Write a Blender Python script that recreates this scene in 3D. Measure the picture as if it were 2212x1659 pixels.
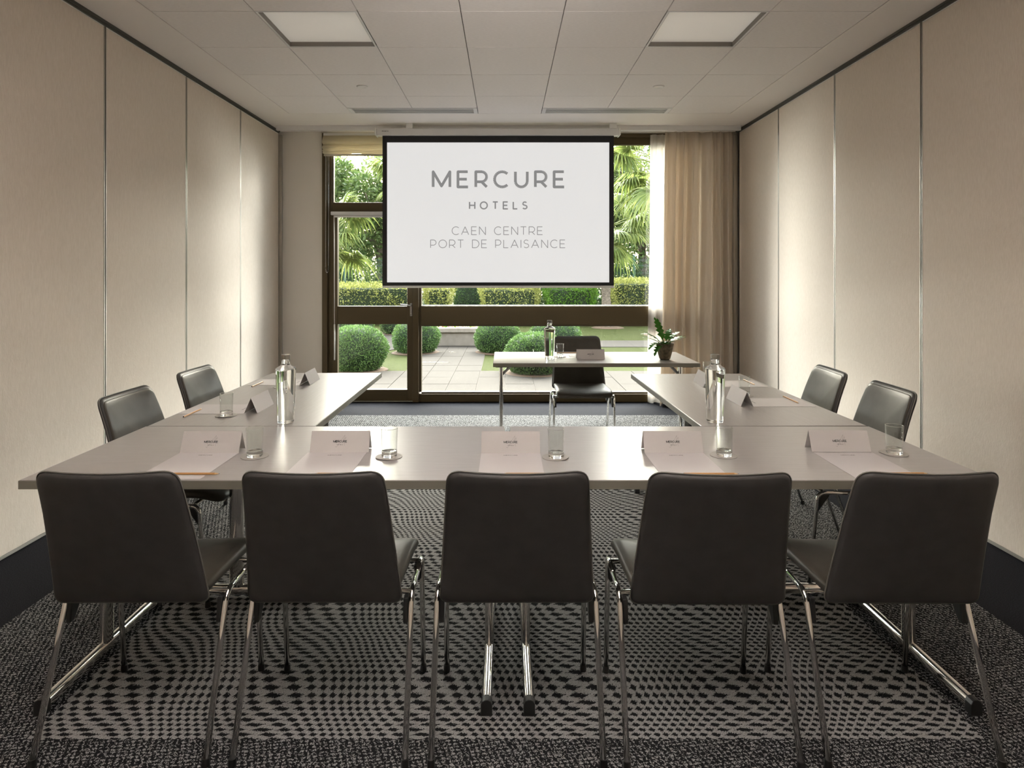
import bpy, math, random
import numpy as np
from mathutils import Vector, Matrix
random.seed(7); RNG = np.random.default_rng(7)
PI = math.pi
SC = bpy.context.scene
COL = SC.collection
for o in list(bpy.data.objects): bpy.data.objects.remove(o)

# ------------------------------------------------------------------ camera
cd = bpy.data.cameras.new('camera'); cam = bpy.data.objects.new('camera', cd); COL.objects.link(cam)
cam.location = (0, 0, 1.38); cam.rotation_euler = (PI/2, 0, 0)
cd.sensor_width = 36; cd.lens = 22.62; cd.shift_x = 0.00633; cd.shift_y = -0.1078
cd.clip_start = 0.05; cd.clip_end = 300
SC.camera = cam

# ------------------------------------------------------------------ light
SUN_EL, SUN_AZ = 22.0, -2.0
W = bpy.data.worlds.new('world'); SC.world = W; W.use_nodes = True
nt = W.node_tree; nt.nodes.clear()
wo = nt.nodes.new('ShaderNodeOutputWorld'); bg = nt.nodes.new('ShaderNodeBackground')
sky = nt.nodes.new('ShaderNodeTexSky'); sky.sky_type = 'NISHITA'; sky.sun_disc = False
sky.sun_elevation = math.radians(SUN_EL); sky.sun_rotation = math.radians(SUN_AZ)
sky.air_density = 1.0; sky.dust_density = 4.0; sky.ozone_density = 1.0
mix = nt.nodes.new('ShaderNodeMix'); mix.data_type = 'RGBA'
mix.inputs[0].default_value = 0.55; mix.inputs[7].default_value = (5.4, 5.6, 6.0, 1)
nt.links.new(sky.outputs[0], mix.inputs[6]); nt.links.new(mix.outputs[2], bg.inputs[0])
bg.inputs[1].default_value = 0.9
nt.links.new(bg.outputs[0], wo.inputs[0])
sl = bpy.data.lights.new('sun', 'SUN'); sl.energy = 44.0; sl.angle = math.radians(100); sl.color = (0.98, 0.985, 1.0)
so = bpy.data.objects.new('sun', sl); COL.objects.link(so)
az, el = math.radians(SUN_AZ), math.radians(SUN_EL)
d = Vector((-math.sin(az)*math.cos(el), -math.cos(az)*math.cos(el), -math.sin(el)))
so.rotation_euler = d.to_track_quat('-Z', 'Y').to_euler(); so.location = (-2, 30, 20)
vs = SC.view_settings
vs.view_transform = 'Standard'; vs.look = 'None'; vs.gamma = 1; vs.use_curve_mapping = False
vs.exposure = 0.70
# added soft fill light, unseen behind the viewer, brightens the room off the ceiling
bl = bpy.data.lights.new('added_bounce_fill', 'AREA'); bl.shape = 'SQUARE'; bl.size = 0.9; bl.energy = 58.0; bl.spread = 1.0; bl.color = (1.0, .93, .88)
bo = bpy.data.objects.new('added_bounce_fill', bl); COL.objects.link(bo); bo.location = (0, -.35, 2.15)
bo.rotation_euler = Vector((0, .80, .60)).to_track_quat('-Z', 'Y').to_euler()
cy = SC.cycles
cy.use_denoising = True
cy.max_bounces = 14; cy.diffuse_bounces = 8; cy.glossy_bounces = 5; cy.transmission_bounces = 10; cy.transparent_max_bounces = 16
cy.blur_glossy = 0.6; cy.sample_clamp_indirect = 12
cy.caustics_reflective = False

# ------------------------------------------------------------------ node maths
class V:
    """tiny expression builder over Math nodes"""
    def __init__(s, t, sock): s.t, s.k = t, sock
    def op(s, name, *a):
        n = s.t.nodes.new('ShaderNodeMath'); n.operation = name
        for i, x in enumerate((s,) + a):
            if isinstance(x, V): s.t.links.new(x.k, n.inputs[i])
            else: n.inputs[i].default_value = x
        return V(s.t, n.outputs[0])
    def __add__(s, o): return s.op('ADD', o)
    def __sub__(s, o): return s.op('SUBTRACT', o)
    def __mul__(s, o): return s.op('MULTIPLY', o)
    def __truediv__(s, o): return s.op('DIVIDE', o)
    def sin(s): return s.op('SINE')
    def abs(s): return s.op('ABSOLUTE')
    def frac(s): return s.op('FRACT')
    def floor(s): return s.op('FLOOR')
    def pow(s, p): return s.op('POWER', p)
    def lt(s, o): return s.op('LESS_THAN', o)
    def gt(s, o): return s.op('GREATER_THAN', o)
    def mn(s, o): return s.op('MINIMUM', o)
    def mx(s, o): return s.op('MAXIMUM', o)

MATS = {}
def mat(name, color=(0.5, 0.5, 0.5), rough=0.5, metal=0.0, spec=0.5, **kw):
    if name in MATS: return MATS[name]
    m = bpy.data.materials.new(name); m.use_nodes = True
    p = m.node_tree.nodes['Principled BSDF']
    p.inputs['Base Color'].default_value = (*color, 1); p.inputs['Roughness'].default_value = rough
    p.inputs['Metallic'].default_value = metal; p.inputs['Specular IOR Level'].default_value = spec
    for k, v in kw.items(): p.inputs[k.replace('_', ' ')].default_value = v
    MATS[name] = m
    return m
def P(m): return m.node_tree.nodes['Principled BSDF']
def noise(m, scale, detail=2, coord='Object', stretch=None):
    t = m.node_tree
    tc = t.nodes.new('ShaderNodeTexCoord'); n = t.nodes.new('ShaderNodeTexNoise')
    n.inputs['Scale'].default_value = scale; n.inputs['Detail'].default_value = detail
    if stretch:
        mp = t.nodes.new('ShaderNodeMapping'); mp.inputs['Scale'].default_value = stretch
        t.links.new(tc.outputs[coord], mp.inputs[0]); t.links.new(mp.outputs[0], n.inputs[0])
    else: t.links.new(tc.outputs[coord], n.inputs[0])
    return n.outputs['Fac']
def ramp(m, fac, c0, c1, a=0.3, b=0.7):
    t = m.node_tree; r = t.nodes.new('ShaderNodeValToRGB')
    r.color_ramp.elements[0].position = a; r.color_ramp.elements[1].position = b
    r.color_ramp.elements[0].color = (*c0, 1); r.color_ramp.elements[1].color = (*c1, 1)
    t.links.new(fac, r.inputs[0]); return r.outputs[0]
def tint(m, fac, c0, c1, a=0.3, b=0.7): m.node_tree.links.new(ramp(m, fac, c0, c1, a, b), P(m).inputs['Base Color']); return m
def bump(m, h, strength=0.2, dist=0.002):
    t = m.node_tree; b = t.nodes.new('ShaderNodeBump'); b.inputs['Strength'].default_value = strength
    b.inputs['Distance'].default_value = dist; t.links.new(h, b.inputs['Height']); t.links.new(b.outputs[0], P(m).inputs['Normal']); return m

# --- materials
WALLFAB = mat('wall_fabric', rough=0.85, spec=0.2)
tint(WALLFAB, noise(WALLFAB, 9, 2, stretch=(25, 25, 3)), (0.655, 0.575, 0.49), (0.72, 0.64, 0.555))
bump(WALLFAB, noise(WALLFAB, 60, 1, stretch=(3, 6, 1.2)), 0.5, 0.002)
PAINT = mat('painted_wall', (0.76, 0.72, 0.66), 0.8, spec=0.2)
CEIL = mat('ceiling_tile', rough=0.9, spec=0.1)
tint(CEIL, noise(CEIL, 40, 3, stretch=(1, 4, 1)), (0.79, 0.755, 0.735), (0.85, 0.815, 0.795)); bump(CEIL, noise(CEIL, 150, 2), 0.15, 0.001)
PLASTER = mat('ceiling_plaster', (0.84, 0.80, 0.77), 0.8, spec=0.2)
DARKGAP = mat('dark_gap', (0.02, 0.02, 0.02), 0.9)
ALU = mat('brushed_aluminium', (0.50, 0.47, 0.42), 0.38, 0.9)
TRACK = mat('dark_track', (0.10, 0.095, 0.08), 0.45, 0.6)
BRONZE = mat('bronze_window_metal', (0.075, 0.052, 0.020), 0.42, 0.25)
WHITE = mat('white_lacquer', (0.72, 0.71, 0.70), 0.4)
WHITEPL = mat('white_plastic', (0.80, 0.79, 0.76), 0.4)
BLACKPL = mat('black_plastic', (0.012, 0.012, 0.012), 0.45)
BLACKFAB = mat('black_border_fabric', (0.012, 0.012, 0.015), 0.7)
CHROME = mat('chrome', (0.80, 0.79, 0.76), 0.09, 1.0)
STEEL = mat('steel', (0.35, 0.34, 0.32), 0.3, 1.0)
TABLE = mat('table_laminate', rough=0.30, spec=0.5)
tint(TABLE, noise(TABLE, 8, 3, stretch=(1, 12, 1)), (0.335, 0.32, 0.31), (0.37, 0.355, 0.345)); bump(TABLE, noise(TABLE, 350, 2), 0.04, 0.0005)
TEDGE = mat('table_edge', (0.20, 0.19, 0.155), 0.45)
LEATHER = mat('grey_leather', rough=0.42, spec=0.26)
tint(LEATHER, noise(LEATHER, 14, 3), (0.052, 0.046, 0.036), (0.066, 0.059, 0.047)); bump(LEATHER, noise(LEATHER, 260, 3), 0.10, 0.0008)
LBACK = mat('grey_leather_back', rough=0.5, spec=0.4)
tint(LBACK, noise(LBACK, 20, 3), (0.040, 0.038, 0.037), (0.050, 0.048, 0.046)); bump(LBACK, noise(LBACK, 300, 2), 0.08, 0.0006)
PAPER = mat('white_paper', (0.58, 0.555, 0.555), 0.6, spec=0.2)
CARD = mat('card_stock', (0.56, 0.535, 0.52), 0.6, spec=0.2)
INK = mat('black_ink', (0.03, 0.03, 0.03), 0.6)
INKG = mat('grey_ink', (0.22, 0.21, 0.20), 0.6)
COASTER = mat('grey_card_coaster', (0.38, 0.36, 0.33), 0.6)
WOODP = mat('pencil_wood', (0.50, 0.27, 0.10), 0.5)
LEAD = mat('pencil_end', (0.04, 0.03, 0.03), 0.5)
CAP = mat('bottle_cap_grey', (0.20, 0.185, 0.15), 0.45)
SOIL = mat('soil', (0.05, 0.03, 0.02), 0.9)
POT = mat('terracotta_pot', rough=0.85, spec=0.2)
tint(POT, noise(POT, 45, 4), (0.055, 0.045, 0.028), (0.17, 0.135, 0.085)); bump(POT, noise(POT, 120, 3), 0.5, 0.002)

def glassmat(name, col, ior):
    m = mat(name, col, 0.0); p = P(m); p.inputs['Transmission Weight'].default_value = 1.0; p.inputs['IOR'].default_value = ior
    return m
GLASS = glassmat('clear_glass', (0.97, 0.98, 0.97), 1.45)
BOTTLEG = glassmat('water_filled_glass', (0.97, 0.985, 0.96), 1.38)

def panemat():
    m = bpy.data.materials.new('window_glass'); m.use_nodes = True; t = m.node_tree; t.nodes.clear()
    out = t.nodes.new('ShaderNodeOutputMaterial'); mx = t.nodes.new('ShaderNodeMixShader')
    tr = t.nodes.new('ShaderNodeBsdfTransparent'); tr.inputs[0].default_value = (0.93, 0.95, 0.92, 1)
    gl = t.nodes.new('ShaderNodeBsdfGlossy'); gl.inputs['Roughness'].default_value = 0.02
    lw = t.nodes.new('ShaderNodeLayerWeight'); lw.inputs[0].default_value = .5
    fac = V(t, lw.outputs['Facing']).pow(4.0)*0.75 + 0.035
    t.links.new(fac.k, mx.inputs[0]); t.links.new(tr.outputs[0], mx.inputs[1]); t.links.new(gl.outputs[0], mx.inputs[2])
    t.links.new(mx.outputs[0], out.inputs[0]); return m
PANE = panemat()
def thinmat():
    m = PANE.copy(); m.name = 'thin_glass'; t = m.node_tree
    for n in t.nodes:
        if n.type == 'BSDF_TRANSPARENT': n.inputs[0].default_value = (0.96, 0.97, 0.96, 1)
    return m
THIN = thinmat()

def clothmat(name, col, trans=0.4, see=0.0):
    m = bpy.data.materials.new(name); m.use_nodes = True; t = m.node_tree; t.nodes.clear()
    out = t.nodes.new('ShaderNodeOutputMaterial'); mx = t.nodes.new('ShaderNodeMixShader'); mx.inputs[0].default_value = trans
    df = t.nodes.new('ShaderNodeBsdfDiffuse'); df.inputs[0].default_value = (*col, 1)
    tl = t.nodes.new('ShaderNodeBsdfTranslucent'); tl.inputs[0].default_value = (*col, 1)
    t.links.new(df.outputs[0], mx.inputs[1]); t.links.new(tl.outputs[0], mx.inputs[2]); last = mx
    if see > 0:
        m2 = t.nodes.new('ShaderNodeMixShader'); m2.inputs[0].default_value = see
        tr = t.nodes.new('ShaderNodeBsdfTransparent'); t.links.new(mx.outputs[0], m2.inputs[1]); t.links.new(tr.outputs[0], m2.inputs[2]); last = m2
    t.links.new(last.outputs[0], out.inputs[0]); return m
CURTAIN = clothmat('beige_curtain', (0.78, 0.71, 0.62), 0.38)
VOILE = clothmat('white_voile', (0.66, 0.62, 0.57), 0.42, 0.22)
BLINDM = clothmat('cream_blind', (0.62, 0.56, 0.42), 0.30)

def leafmat(name, c0, c1, trans=0.4, rough=0.5):
    m = bpy.data.materials.new(name); m.use_nodes = True; t = m.node_tree; p = t.nodes['Principled BSDF']
    g = t.nodes.new('ShaderNodeNewGeometry'); r = t.nodes.new('ShaderNodeValToRGB')
    r.color_ramp.elements[0].color = (*c0, 1); r.color_ramp.elements[1].color = (*c1, 1)
    t.links.new(g.outputs['Random Per Island'], r.inputs[0]); t.links.new(r.outputs[0], p.inputs['Base Color'])
    p.inputs['Roughness'].default_value = rough; p.inputs['Specular IOR Level'].default_value = 0.3
    tl = t.nodes.new('ShaderNodeBsdfTranslucent'); t.links.new(r.outputs[0], tl.inputs[0])
    mx = t.nodes.new('ShaderNodeMixShader'); mx.inputs[0].default_value = trans
    t.links.new(p.outputs[0], mx.inputs[1]); t.links.new(tl.outputs[0], mx.inputs[2])
    t.links.new(mx.outputs[0], t.nodes['Material Output'].inputs[0]); return m
YEW = leafmat('yew_leaf', (0.050, 0.105, 0.030), (0.17, 0.27, 0.08), 0.28)
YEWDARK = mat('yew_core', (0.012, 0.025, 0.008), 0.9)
HGREEN = leafmat('hedge_green_leaf', (0.07, 0.16, 0.015), (0.17, 0.33, 0.03), 0.35)
HYEL = leafmat('hedge_variegated_leaf', (0.18, 0.21, 0.045), (0.54, 0.52, 0.16), 0.35)
PALML = leafmat('palm_leaf', (0.10, 0.145, 0.035), (0.32, 0.35, 0.10), 0.35, 0.4)
TREEL = leafmat('tree_leaf', (0.045, 0.085, 0.02), (0.15, 0.20, 0.06), 0.35)
HOUSE = leafmat('houseplant_leaf', (0.035, 0.17, 0.015), (0.07, 0.26, 0.02), 0.3, 0.35)
BARK = mat('palm_bark', rough=0.95, spec=0.1); tint(BARK, noise(BARK, 16, 4, stretch=(1, 1, 3)), (0.10, 0.075, 0.055), (0.30, 0.24, 0.19)); bump(BARK, noise(BARK, 30, 4), 1.0, 0.03)
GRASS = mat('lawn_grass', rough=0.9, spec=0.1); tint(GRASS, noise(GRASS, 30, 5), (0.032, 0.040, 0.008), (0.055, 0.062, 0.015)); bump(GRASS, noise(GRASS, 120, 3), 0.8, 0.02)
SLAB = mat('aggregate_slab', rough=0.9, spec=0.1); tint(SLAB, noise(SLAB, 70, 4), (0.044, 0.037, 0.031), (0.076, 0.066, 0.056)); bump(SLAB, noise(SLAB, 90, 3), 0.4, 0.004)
STONE = mat('planter_stone', rough=0.9, spec=0.1); tint(STONE, noise(STONE, 8, 4), (0.26, 0.215, 0.175), (0.33, 0.28, 0.235))
EARTH = mat('bare_earth', (0.10, 0.06, 0.035), 0.95)
GFENCE = mat('green_fence_wire', (0.03, 0.10, 0.08), 0.5)
FLOWER = leafmat('flower_petal', (0.45, 0.10, 0.20), (0.7, 0.6, 0.25), 0.3)

# --- carpet
def carpet():
    m = mat('patterned_carpet', rough=0.95, spec=0.05); t = m.node_tree
    tc = t.nodes.new('ShaderNodeTexCoord'); sp = t.nodes.new('ShaderNodeSeparateXYZ'); t.links.new(tc.outputs['Object'], sp.inputs[0])
    x, y = V(t, sp.outputs[0]), V(t, sp.outputs[1])
    n1 = V(t, noise(m, 95, 3)); n2 = V(t, noise(m, 260, 2)); n3 = V(t, noise(m, 1.0, 2, stretch=(120, 190, 1)))
    k = 2*PI/0.5
    u = x*25 + ((x*k).sin())*(13/k) + (n1 - 0.5)*0.35 + (n2 - 0.5)*0.45
    v = y*36 + (((y - 1.915)*k).sin())*(13/k) + (n2 - 0.5)*0.7
    row = v.floor()
    a = (u + row*0.36 + (row*0.7).sin()*0.12).frac() - 0.5
    b = v.frac() - 0.5
    a2 = (a + b*0.30).abs(); b2 = (b - a*0.22).abs()
    star = ((a2.pow(0.62) + b2.pow(0.62)).lt(0.735)).mx(a2.lt(0.245)*b2.lt(0.29))
    a3 = ((a + 0.5).frac() - 0.5).abs(); small = a3.lt(0.09)*(b + 0.12).abs().lt(0.10)
    n4 = V(t, noise(m, 1.0, 1, stretch=(210, 420, 1)))
    dark_star = star.mx(small*0.85).mx(n4.gt(0.62)*0.6).mx(n2.gt(0.64)*0.4)
    # border weave: small slanted ticks
    bu = (x*55 + y*22 + (n1 - 0.5)*2.5); bv = (y*75 - x*12 + (n2 - 0.5)*2.2)
    tick = ((bu.frac() - 0.5).abs().lt(0.26))*((bv.frac() - 0.5).abs().lt(0.27))
    tick = tick*(n3.gt(0.41))
    inner = (x.abs().lt(1.42))*(y.gt(1.907))*(y.lt(5.55))
    light = inner*(dark_star*(-1.0) + 1.0) + (inner*(-1.0) + 1.0)*tick
    plain = (x.abs().gt(1.97)).mx(y.gt(6.27))
    mixl = t.nodes.new('ShaderNodeMix'); mixl.data_type = 'RGBA'; t.links.new(light.k, mixl.inputs[0])
    mixl.inputs[6].default_value = (0.013, 0.013, 0.014, 1)
    t.links.new(ramp(m, n2.k, (0.24, 0.235, 0.23), (0.42, 0.415, 0.41)), mixl.inputs[7])
    mixp = t.nodes.new('ShaderNodeMix'); mixp.data_type = 'RGBA'; t.links.new(plain.k, mixp.inputs[0])
    t.links.new(mixl.outputs[2], mixp.inputs[6])
    t.links.new(ramp(m, n2.k, (0.006, 0.006, 0.0075), (0.024, 0.024, 0.029)), mixp.inputs[7])
    t.links.new(mixp.outputs[2], P(m).inputs['Base Color'])
    bump(m, (light*0.7 + n2*0.6).k, 0.6, 0.004)
    return m
CARPET = carpet()

# ------------------------------------------------------------------ mesh helpers
class MB:
    def __init__(s): s.v = []; s.f = []; s.m = Matrix()
    def add(s, vs, fs):
        b = len(s.v); s.v += [tuple(s.m @ Vector(p)) for p in vs]; s.f += [tuple(b + i for i in f) for f in fs]; return s
    def box(s, x0, x1, y0, y1, z0, z1):
        return s.add([(x0,y0,z0),(x1,y0,z0),(x1,y1,z0),(x0,y1,z0),(x0,y0,z1),(x1,y0,z1),(x1,y1,z1),(x0,y1,z1)],
                     [(0,3,2,1),(4,5,6,7),(0,1,5,4),(1,2,6,5),(2,3,7,6),(3,0,4,7)])
    def tube(s, path, r, seg=12, flat=1.0, cap=True):
        path = [Vector(p) for p in path]; n = len(path); vs = []
        rr = r if hasattr(r, '__len__') else [r]*n
        t0 = (path[1]-path[0]).normalized(); ref = Vector((0,0,1)) if abs(t0.z) < 0.9 else Vector((0,1,0))
        nrm = (ref - t0*ref.dot(t0)).normalized()
        for i, p in enumerate(path):
            t = (path[min(i+1, n-1)] - path[max(i-1, 0)]).normalized()
            nrm = (nrm - t*nrm.dot(t)).normalized(); bn = t.cross(nrm)
            for k in range(seg):
                a = 2*PI*k/seg; vs.append(p + nrm*math.cos(a)*rr[i]*flat + bn*math.sin(a)*rr[i])
        fs = [(i*seg+k, i*seg+(k+1) % seg, (i+1)*seg+(k+1) % seg, (i+1)*seg+k) for i in range(n-1) for k in range(seg)]
        if cap: fs += [tuple(reversed(range(seg))), tuple((n-1)*seg+k for k in range(seg))]
        return s.add(vs, fs)
    def lathe(s, prof, seg=32, c=(0,0,0)):
        vs = []; fs = []; n = len(prof)
        for (r, z) in prof:
            for k in range(seg):
                a = 2*PI*k/seg; vs.append((c[0]+r*math.cos(a), c[1]+r*math.sin(a), c[2]+z))
        for i in range(n-1):
            for k in range(seg): fs.append((i*seg+k, i*seg+(k+1) % seg, (i+1)*seg+(k+1) % seg, (i+1)*seg+k))
        if prof[0][0] > 1e-6: fs.append(tuple(reversed(range(seg))))
        if prof[-1][0] > 1e-6: fs.append(tuple((n-1)*seg+k for k in range(seg)))
        return s.add(vs, fs)
    def prism(s, pts, y0, y1):  # polygon in xz, extruded in y
        n = len(pts)
        return s.add([(x, y0, z) for x, z in pts] + [(x, y1, z) for x, z in pts],
                     [tuple(range(n)), tuple(reversed(range(n, 2*n)))] + [(i, i+n, (i+1) % n + n, (i+1) % n) for i in range(n)])
    def mesh(s, name, m, smooth=False):
        me = bpy.data.meshes.new(name); me.from_pydata(s.v, [], s.f); me.validate()
        me.materials.append(m)
        if smooth: me.shade_smooth()
        return me
    def obj(s, name, m, parent=None, smooth=False, bevel=0, auto=False, **props):
        o = bpy.data.objects.new(name, s.mesh(name, m, smooth)); COL.objects.link(o)
        if parent: o.parent = parent
        if bevel:
            b = o.modifiers.new('bevel', 'BEVEL'); b.width = bevel; b.segments = 2; b.limit_method = 'ANGLE'; b.angle_limit = math.radians(40)
        if auto:
            w = o.modifiers.new('wn', 'WEIGHTED_NORMAL') if False else None
            o.data.set_sharp_from_angle(angle=math.radians(35))
        for k, v in props.items(): o[k] = v
        return o
def BX(*a): return MB().box(*a)
def tag(o, label, cat, group=None, kind=None):
    o['label'] = label; o['category'] = cat
    if group: o['group'] = group
    if kind: o['kind'] = kind
    return o
def thing(name, label, cat, loc=(0,0,0), rz=0, group=None, kind=None):
    o = bpy.data.objects.new(name, None); o.empty_display_size = 0.1; COL.objects.link(o)
    o.location = loc; o.rotation_euler = (0, 0, rz); return tag(o, label, cat, group, kind)
def struct(o, label=None):
    o['kind'] = 'structure'
    if label: o['label'] = label
    return o
def dup(root, loc, rz, label, group=None):
    r = root.copy(); COL.objects.link(r); r.location = loc; r.rotation_euler = (0, 0, rz); r['label'] = label
    if group: r['group'] = group
    for ch in root.children:
        c = ch.copy(); COL.objects.link(c); c.parent = r
        for g in ch.children:
            d_ = g.copy(); COL.objects.link(d_); d_.parent = c
    return r
def rounded(pts, rad, n=6):
    pts = [Vector(p) for p in pts]; out = [pts[0]]
    for i in range(1, len(pts)-1):
        a, b, c = pts[i-1], pts[i], pts[i+1]
        d1 = (a-b).normalized(); d2 = (c-b).normalized(); r = min(rad, (a-b).length*.45, (c-b).length*.45)
        p1, p2 = b+d1*r, b+d2*r
        for k in range(n+1):
            t = k/n; out.append(p1*(1-t)**2 + b*2*t*(1-t) + p2*t*t)
    out.append(pts[-1]); return out
def npmesh(name, verts, faces, m, parent=None, smooth=False, **props):
    me = bpy.data.meshes.new(name); verts = np.asarray(verts, np.float32); faces = np.asarray(faces, np.int32)
    me.vertices.add(len(verts)); me.vertices.foreach_set('co', verts.ravel())
    k = faces.shape[1]; me.loops.add(faces.size); me.loops.foreach_set('vertex_index', faces.ravel())
    me.polygons.add(len(faces)); me.polygons.foreach_set('loop_start', np.arange(0, faces.size, k, dtype=np.int32))
    me.update(calc_edges=True); me.materials.append(m)
    if smooth: me.shade_smooth()
    o = bpy.data.objects.new(name, me); COL.objects.link(o)
    if parent: o.parent = parent
    for a, b in props.items(): o[a] = b
    return o
def leaf_cloud(name, pts, nrm, length, width, m, parent, spread=0.8, **props):
    n = len(pts); d1 = nrm + RNG.normal(0, spread, (n, 3)); d1 /= np.linalg.norm(d1, axis=1)[:, None]
    d2 = np.cross(d1, RNG.normal(0, 1, (n, 3))); d2 /= np.linalg.norm(d2, axis=1)[:, None]
    L = (length*RNG.uniform(.6, 1.3, n))[:, None]; w = (width*RNG.uniform(.7, 1.2, n))[:, None]
    v = np.stack([pts, pts + d1*L*.5 + d2*w, pts + d1*L, pts + d1*L*.5 - d2*w], 1).reshape(-1, 3)
    f = np.arange(n*4).reshape(-1, 4)
    return npmesh(name, v, f, m, parent, kind='stuff', **props)

# ------------------------------------------------------------------ stroke lettering
def arc(cx, cz, r, a0, a1, n=14, ry=None):
    ry = ry or r
    return [(cx + r*math.cos(math.radians(a0+(a1-a0)*i/n)), cz + ry*math.sin(math.radians(a0+(a1-a0)*i/n))) for i in range(n+1)]
GL = {
 'M': (1.10, [[(0,0),(0,1),(.55,.06),(1.10,1),(1.10,0)]]),
 'E': (.64, [[(.64,1),(0,1),(0,0),(.66,0)], [(0,.51),(.58,.51)]]),
 'R': (.70, [[(0,0),(0,1),(.38,1)] + arc(.38,.67,.33,90,-90) + [(0,.34)], [(.38,.34),(.72,0)]]),
 'P': (.68, [[(0,0),(0,1),(.36,1)] + arc(.36,.67,.33,90,-90) + [(0,.34)]]),
 'C': (.84, [arc(.5,.5,.5,47,313,22)]),
 'U': (.78, [[(0,1),(0,.39)] + arc(.39,.39,.39,180,360,14) + [(.78,1)]]),
 'H': (.76, [[(0,0),(0,1)], [(.76,0),(.76,1)], [(0,.51),(.76,.51)]]),
 'O': (1.0, [arc(.5,.5,.5,0,360,28)]),
 'T': (.72, [[(0,1),(.72,1)], [(.36,1),(.36,0)]]),
 'L': (.56, [[(0,1),(0,0),(.58,0)]]),
 'S': (.62, [arc(.31,.74,.28,35,180,8,.26) + arc(.31,.76,.28,200,265,4,.26)[0:2] + [(.31,.51)] + arc(.31,.26,.31,75,-150,12,.26)]),
 'A': (.92, [[(0,0),(.46,1),(.92,0)], [(.16,.33),(.76,.33)]]),
 'N': (.78, [[(0,0),(0,1),(.78,0),(.78,1)]]),
 'D': (.82, [[(0,0),(0,1),(.34,1)] + arc(.34,.5,.5,90,-90,14) + [(0,0)]]),
 'I': (.0, [[(0,0),(0,1)]]),
 'J': (.45, [[(0,1),(.45,1),(.45,.25)] + arc(.22,.25,.23,0,-150,8)]),
}
def text_quads(txt, x0, x1, z0, cap, weight, track=.34, space=.62):
    """flat ribbons in (u,v); natural advance stretched to the span x0..x1"""
    pos = []; cur = 0
    for i, ch in enumerate(txt):
        if ch == ' ': cur += space; continue
        pos.append((ch, cur)); cur += GL[ch][0] + track
    total = cur - track
    gap = ((x1 - x0)/cap - total)/max(1, len(txt)-1)
    polys = []; cur = 0
    for ch in txt:
        if ch == ' ': cur += space + gap; continue
        for st in GL[ch][1]:
            pts = [Vector((x0 + (cur+p[0])*cap, z0 + p[1]*cap)) for p in st]
            polys += ribbon(pts, weight)
        cur += GL[ch][0] + track + gap
    return polys
def text_letters(txt, x0, x1, z0, cap, weight, track=.34, space=.62):
    total = sum(space if c == ' ' else GL[c][0]+track for c in txt) - track
    gap = ((x1 - x0)/cap - total)/max(1, len(txt)-1); out = []; cur = 0
    for c in txt:
        if c == ' ': cur += space + gap; continue
        polys = []
        for st in GL[c][1]: polys += ribbon([Vector((x0 + (cur+p[0])*cap, z0 + p[1]*cap)) for p in st], weight)
        out.append(polys); cur += GL[c][0] + track + gap
    return out
def ribbon(pts, w):
    """straight bars with round joins"""
    h = w/2; out = []; n = len(pts)
    for i in range(n-1):
        d = pts[i+1]-pts[i]
        if d.length < 1e-9: continue
        d = d.normalized(); q = Vector((-d.y, d.x))*h
        out.append([pts[i]+q, pts[i]-q, pts[i+1]-q, pts[i+1]+q])
        if 0 < i and d.dot((pts[i]-pts[i-1]).normalized()) < .9:
            out.append([pts[i]+Vector((math.cos(k*PI/4), math.sin(k*PI/4)))*h for k in range(8)])
    return out
def quads_mesh(polys, fn):
    mb = MB()
    for q in polys: mb.add([fn(p.x, p.y) for p in q], [tuple(range(len(q)))])
    return mb

# =================================================================== ROOM
XL, XR, YB, YN, ZC = -2.42, 2.47, 6.90, -1.30, 2.901
floor = struct(BX(XL-.08, XR+.08, YN-.05, YB+.02, -.05, 0).obj('floor', CARPET), 'dark carpet with a grey star pattern inside a speckled border')
ceil = struct(BX(XL-.08, XR+.08, YN-.05, YB, ZC+.07, ZC+.12).obj('ceiling', DARKGAP), 'pale tiled ceiling with plain plaster border')
# plaster borders
bx = [-2.0555 + .5985*k for k in range(8)]; by = [6.109 - .595*k for k in range(13)]
for a in ((XL-.08, bx[0]-.004, YN-.05, YB), (bx[7]+.004, XR+.08, YN-.05, YB), (bx[0]-.004, bx[7]+.004, by[0]+.004, YB)):
    BX(*a, ZC, ZC+.02).obj('plaster_border', PLASTER, ceil)
tile_me = None
VENTROW_H = .204
light_cells = {(1, 3), (5, 3), (1, 7), (5, 7), (1, 10), (5, 10)}
for j in range(12):
    for i in range(7):
        if (i, j) in light_cells: continue
        x0, x1, y0, y1 = bx[i]+.0025, bx[i+1]-.0025, by[j+1]+.0025, by[j]-.0025
        if j == 0 and i in (1, 2, 4, 5): y1 -= VENTROW_H
        if y0 > 6.1 or y1 < YN: continue
        BX(x0, x1, y0, y1, ZC-.001, ZC+.016).obj('ceiling_tile', CEIL, ceil, bevel=.0015)
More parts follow.
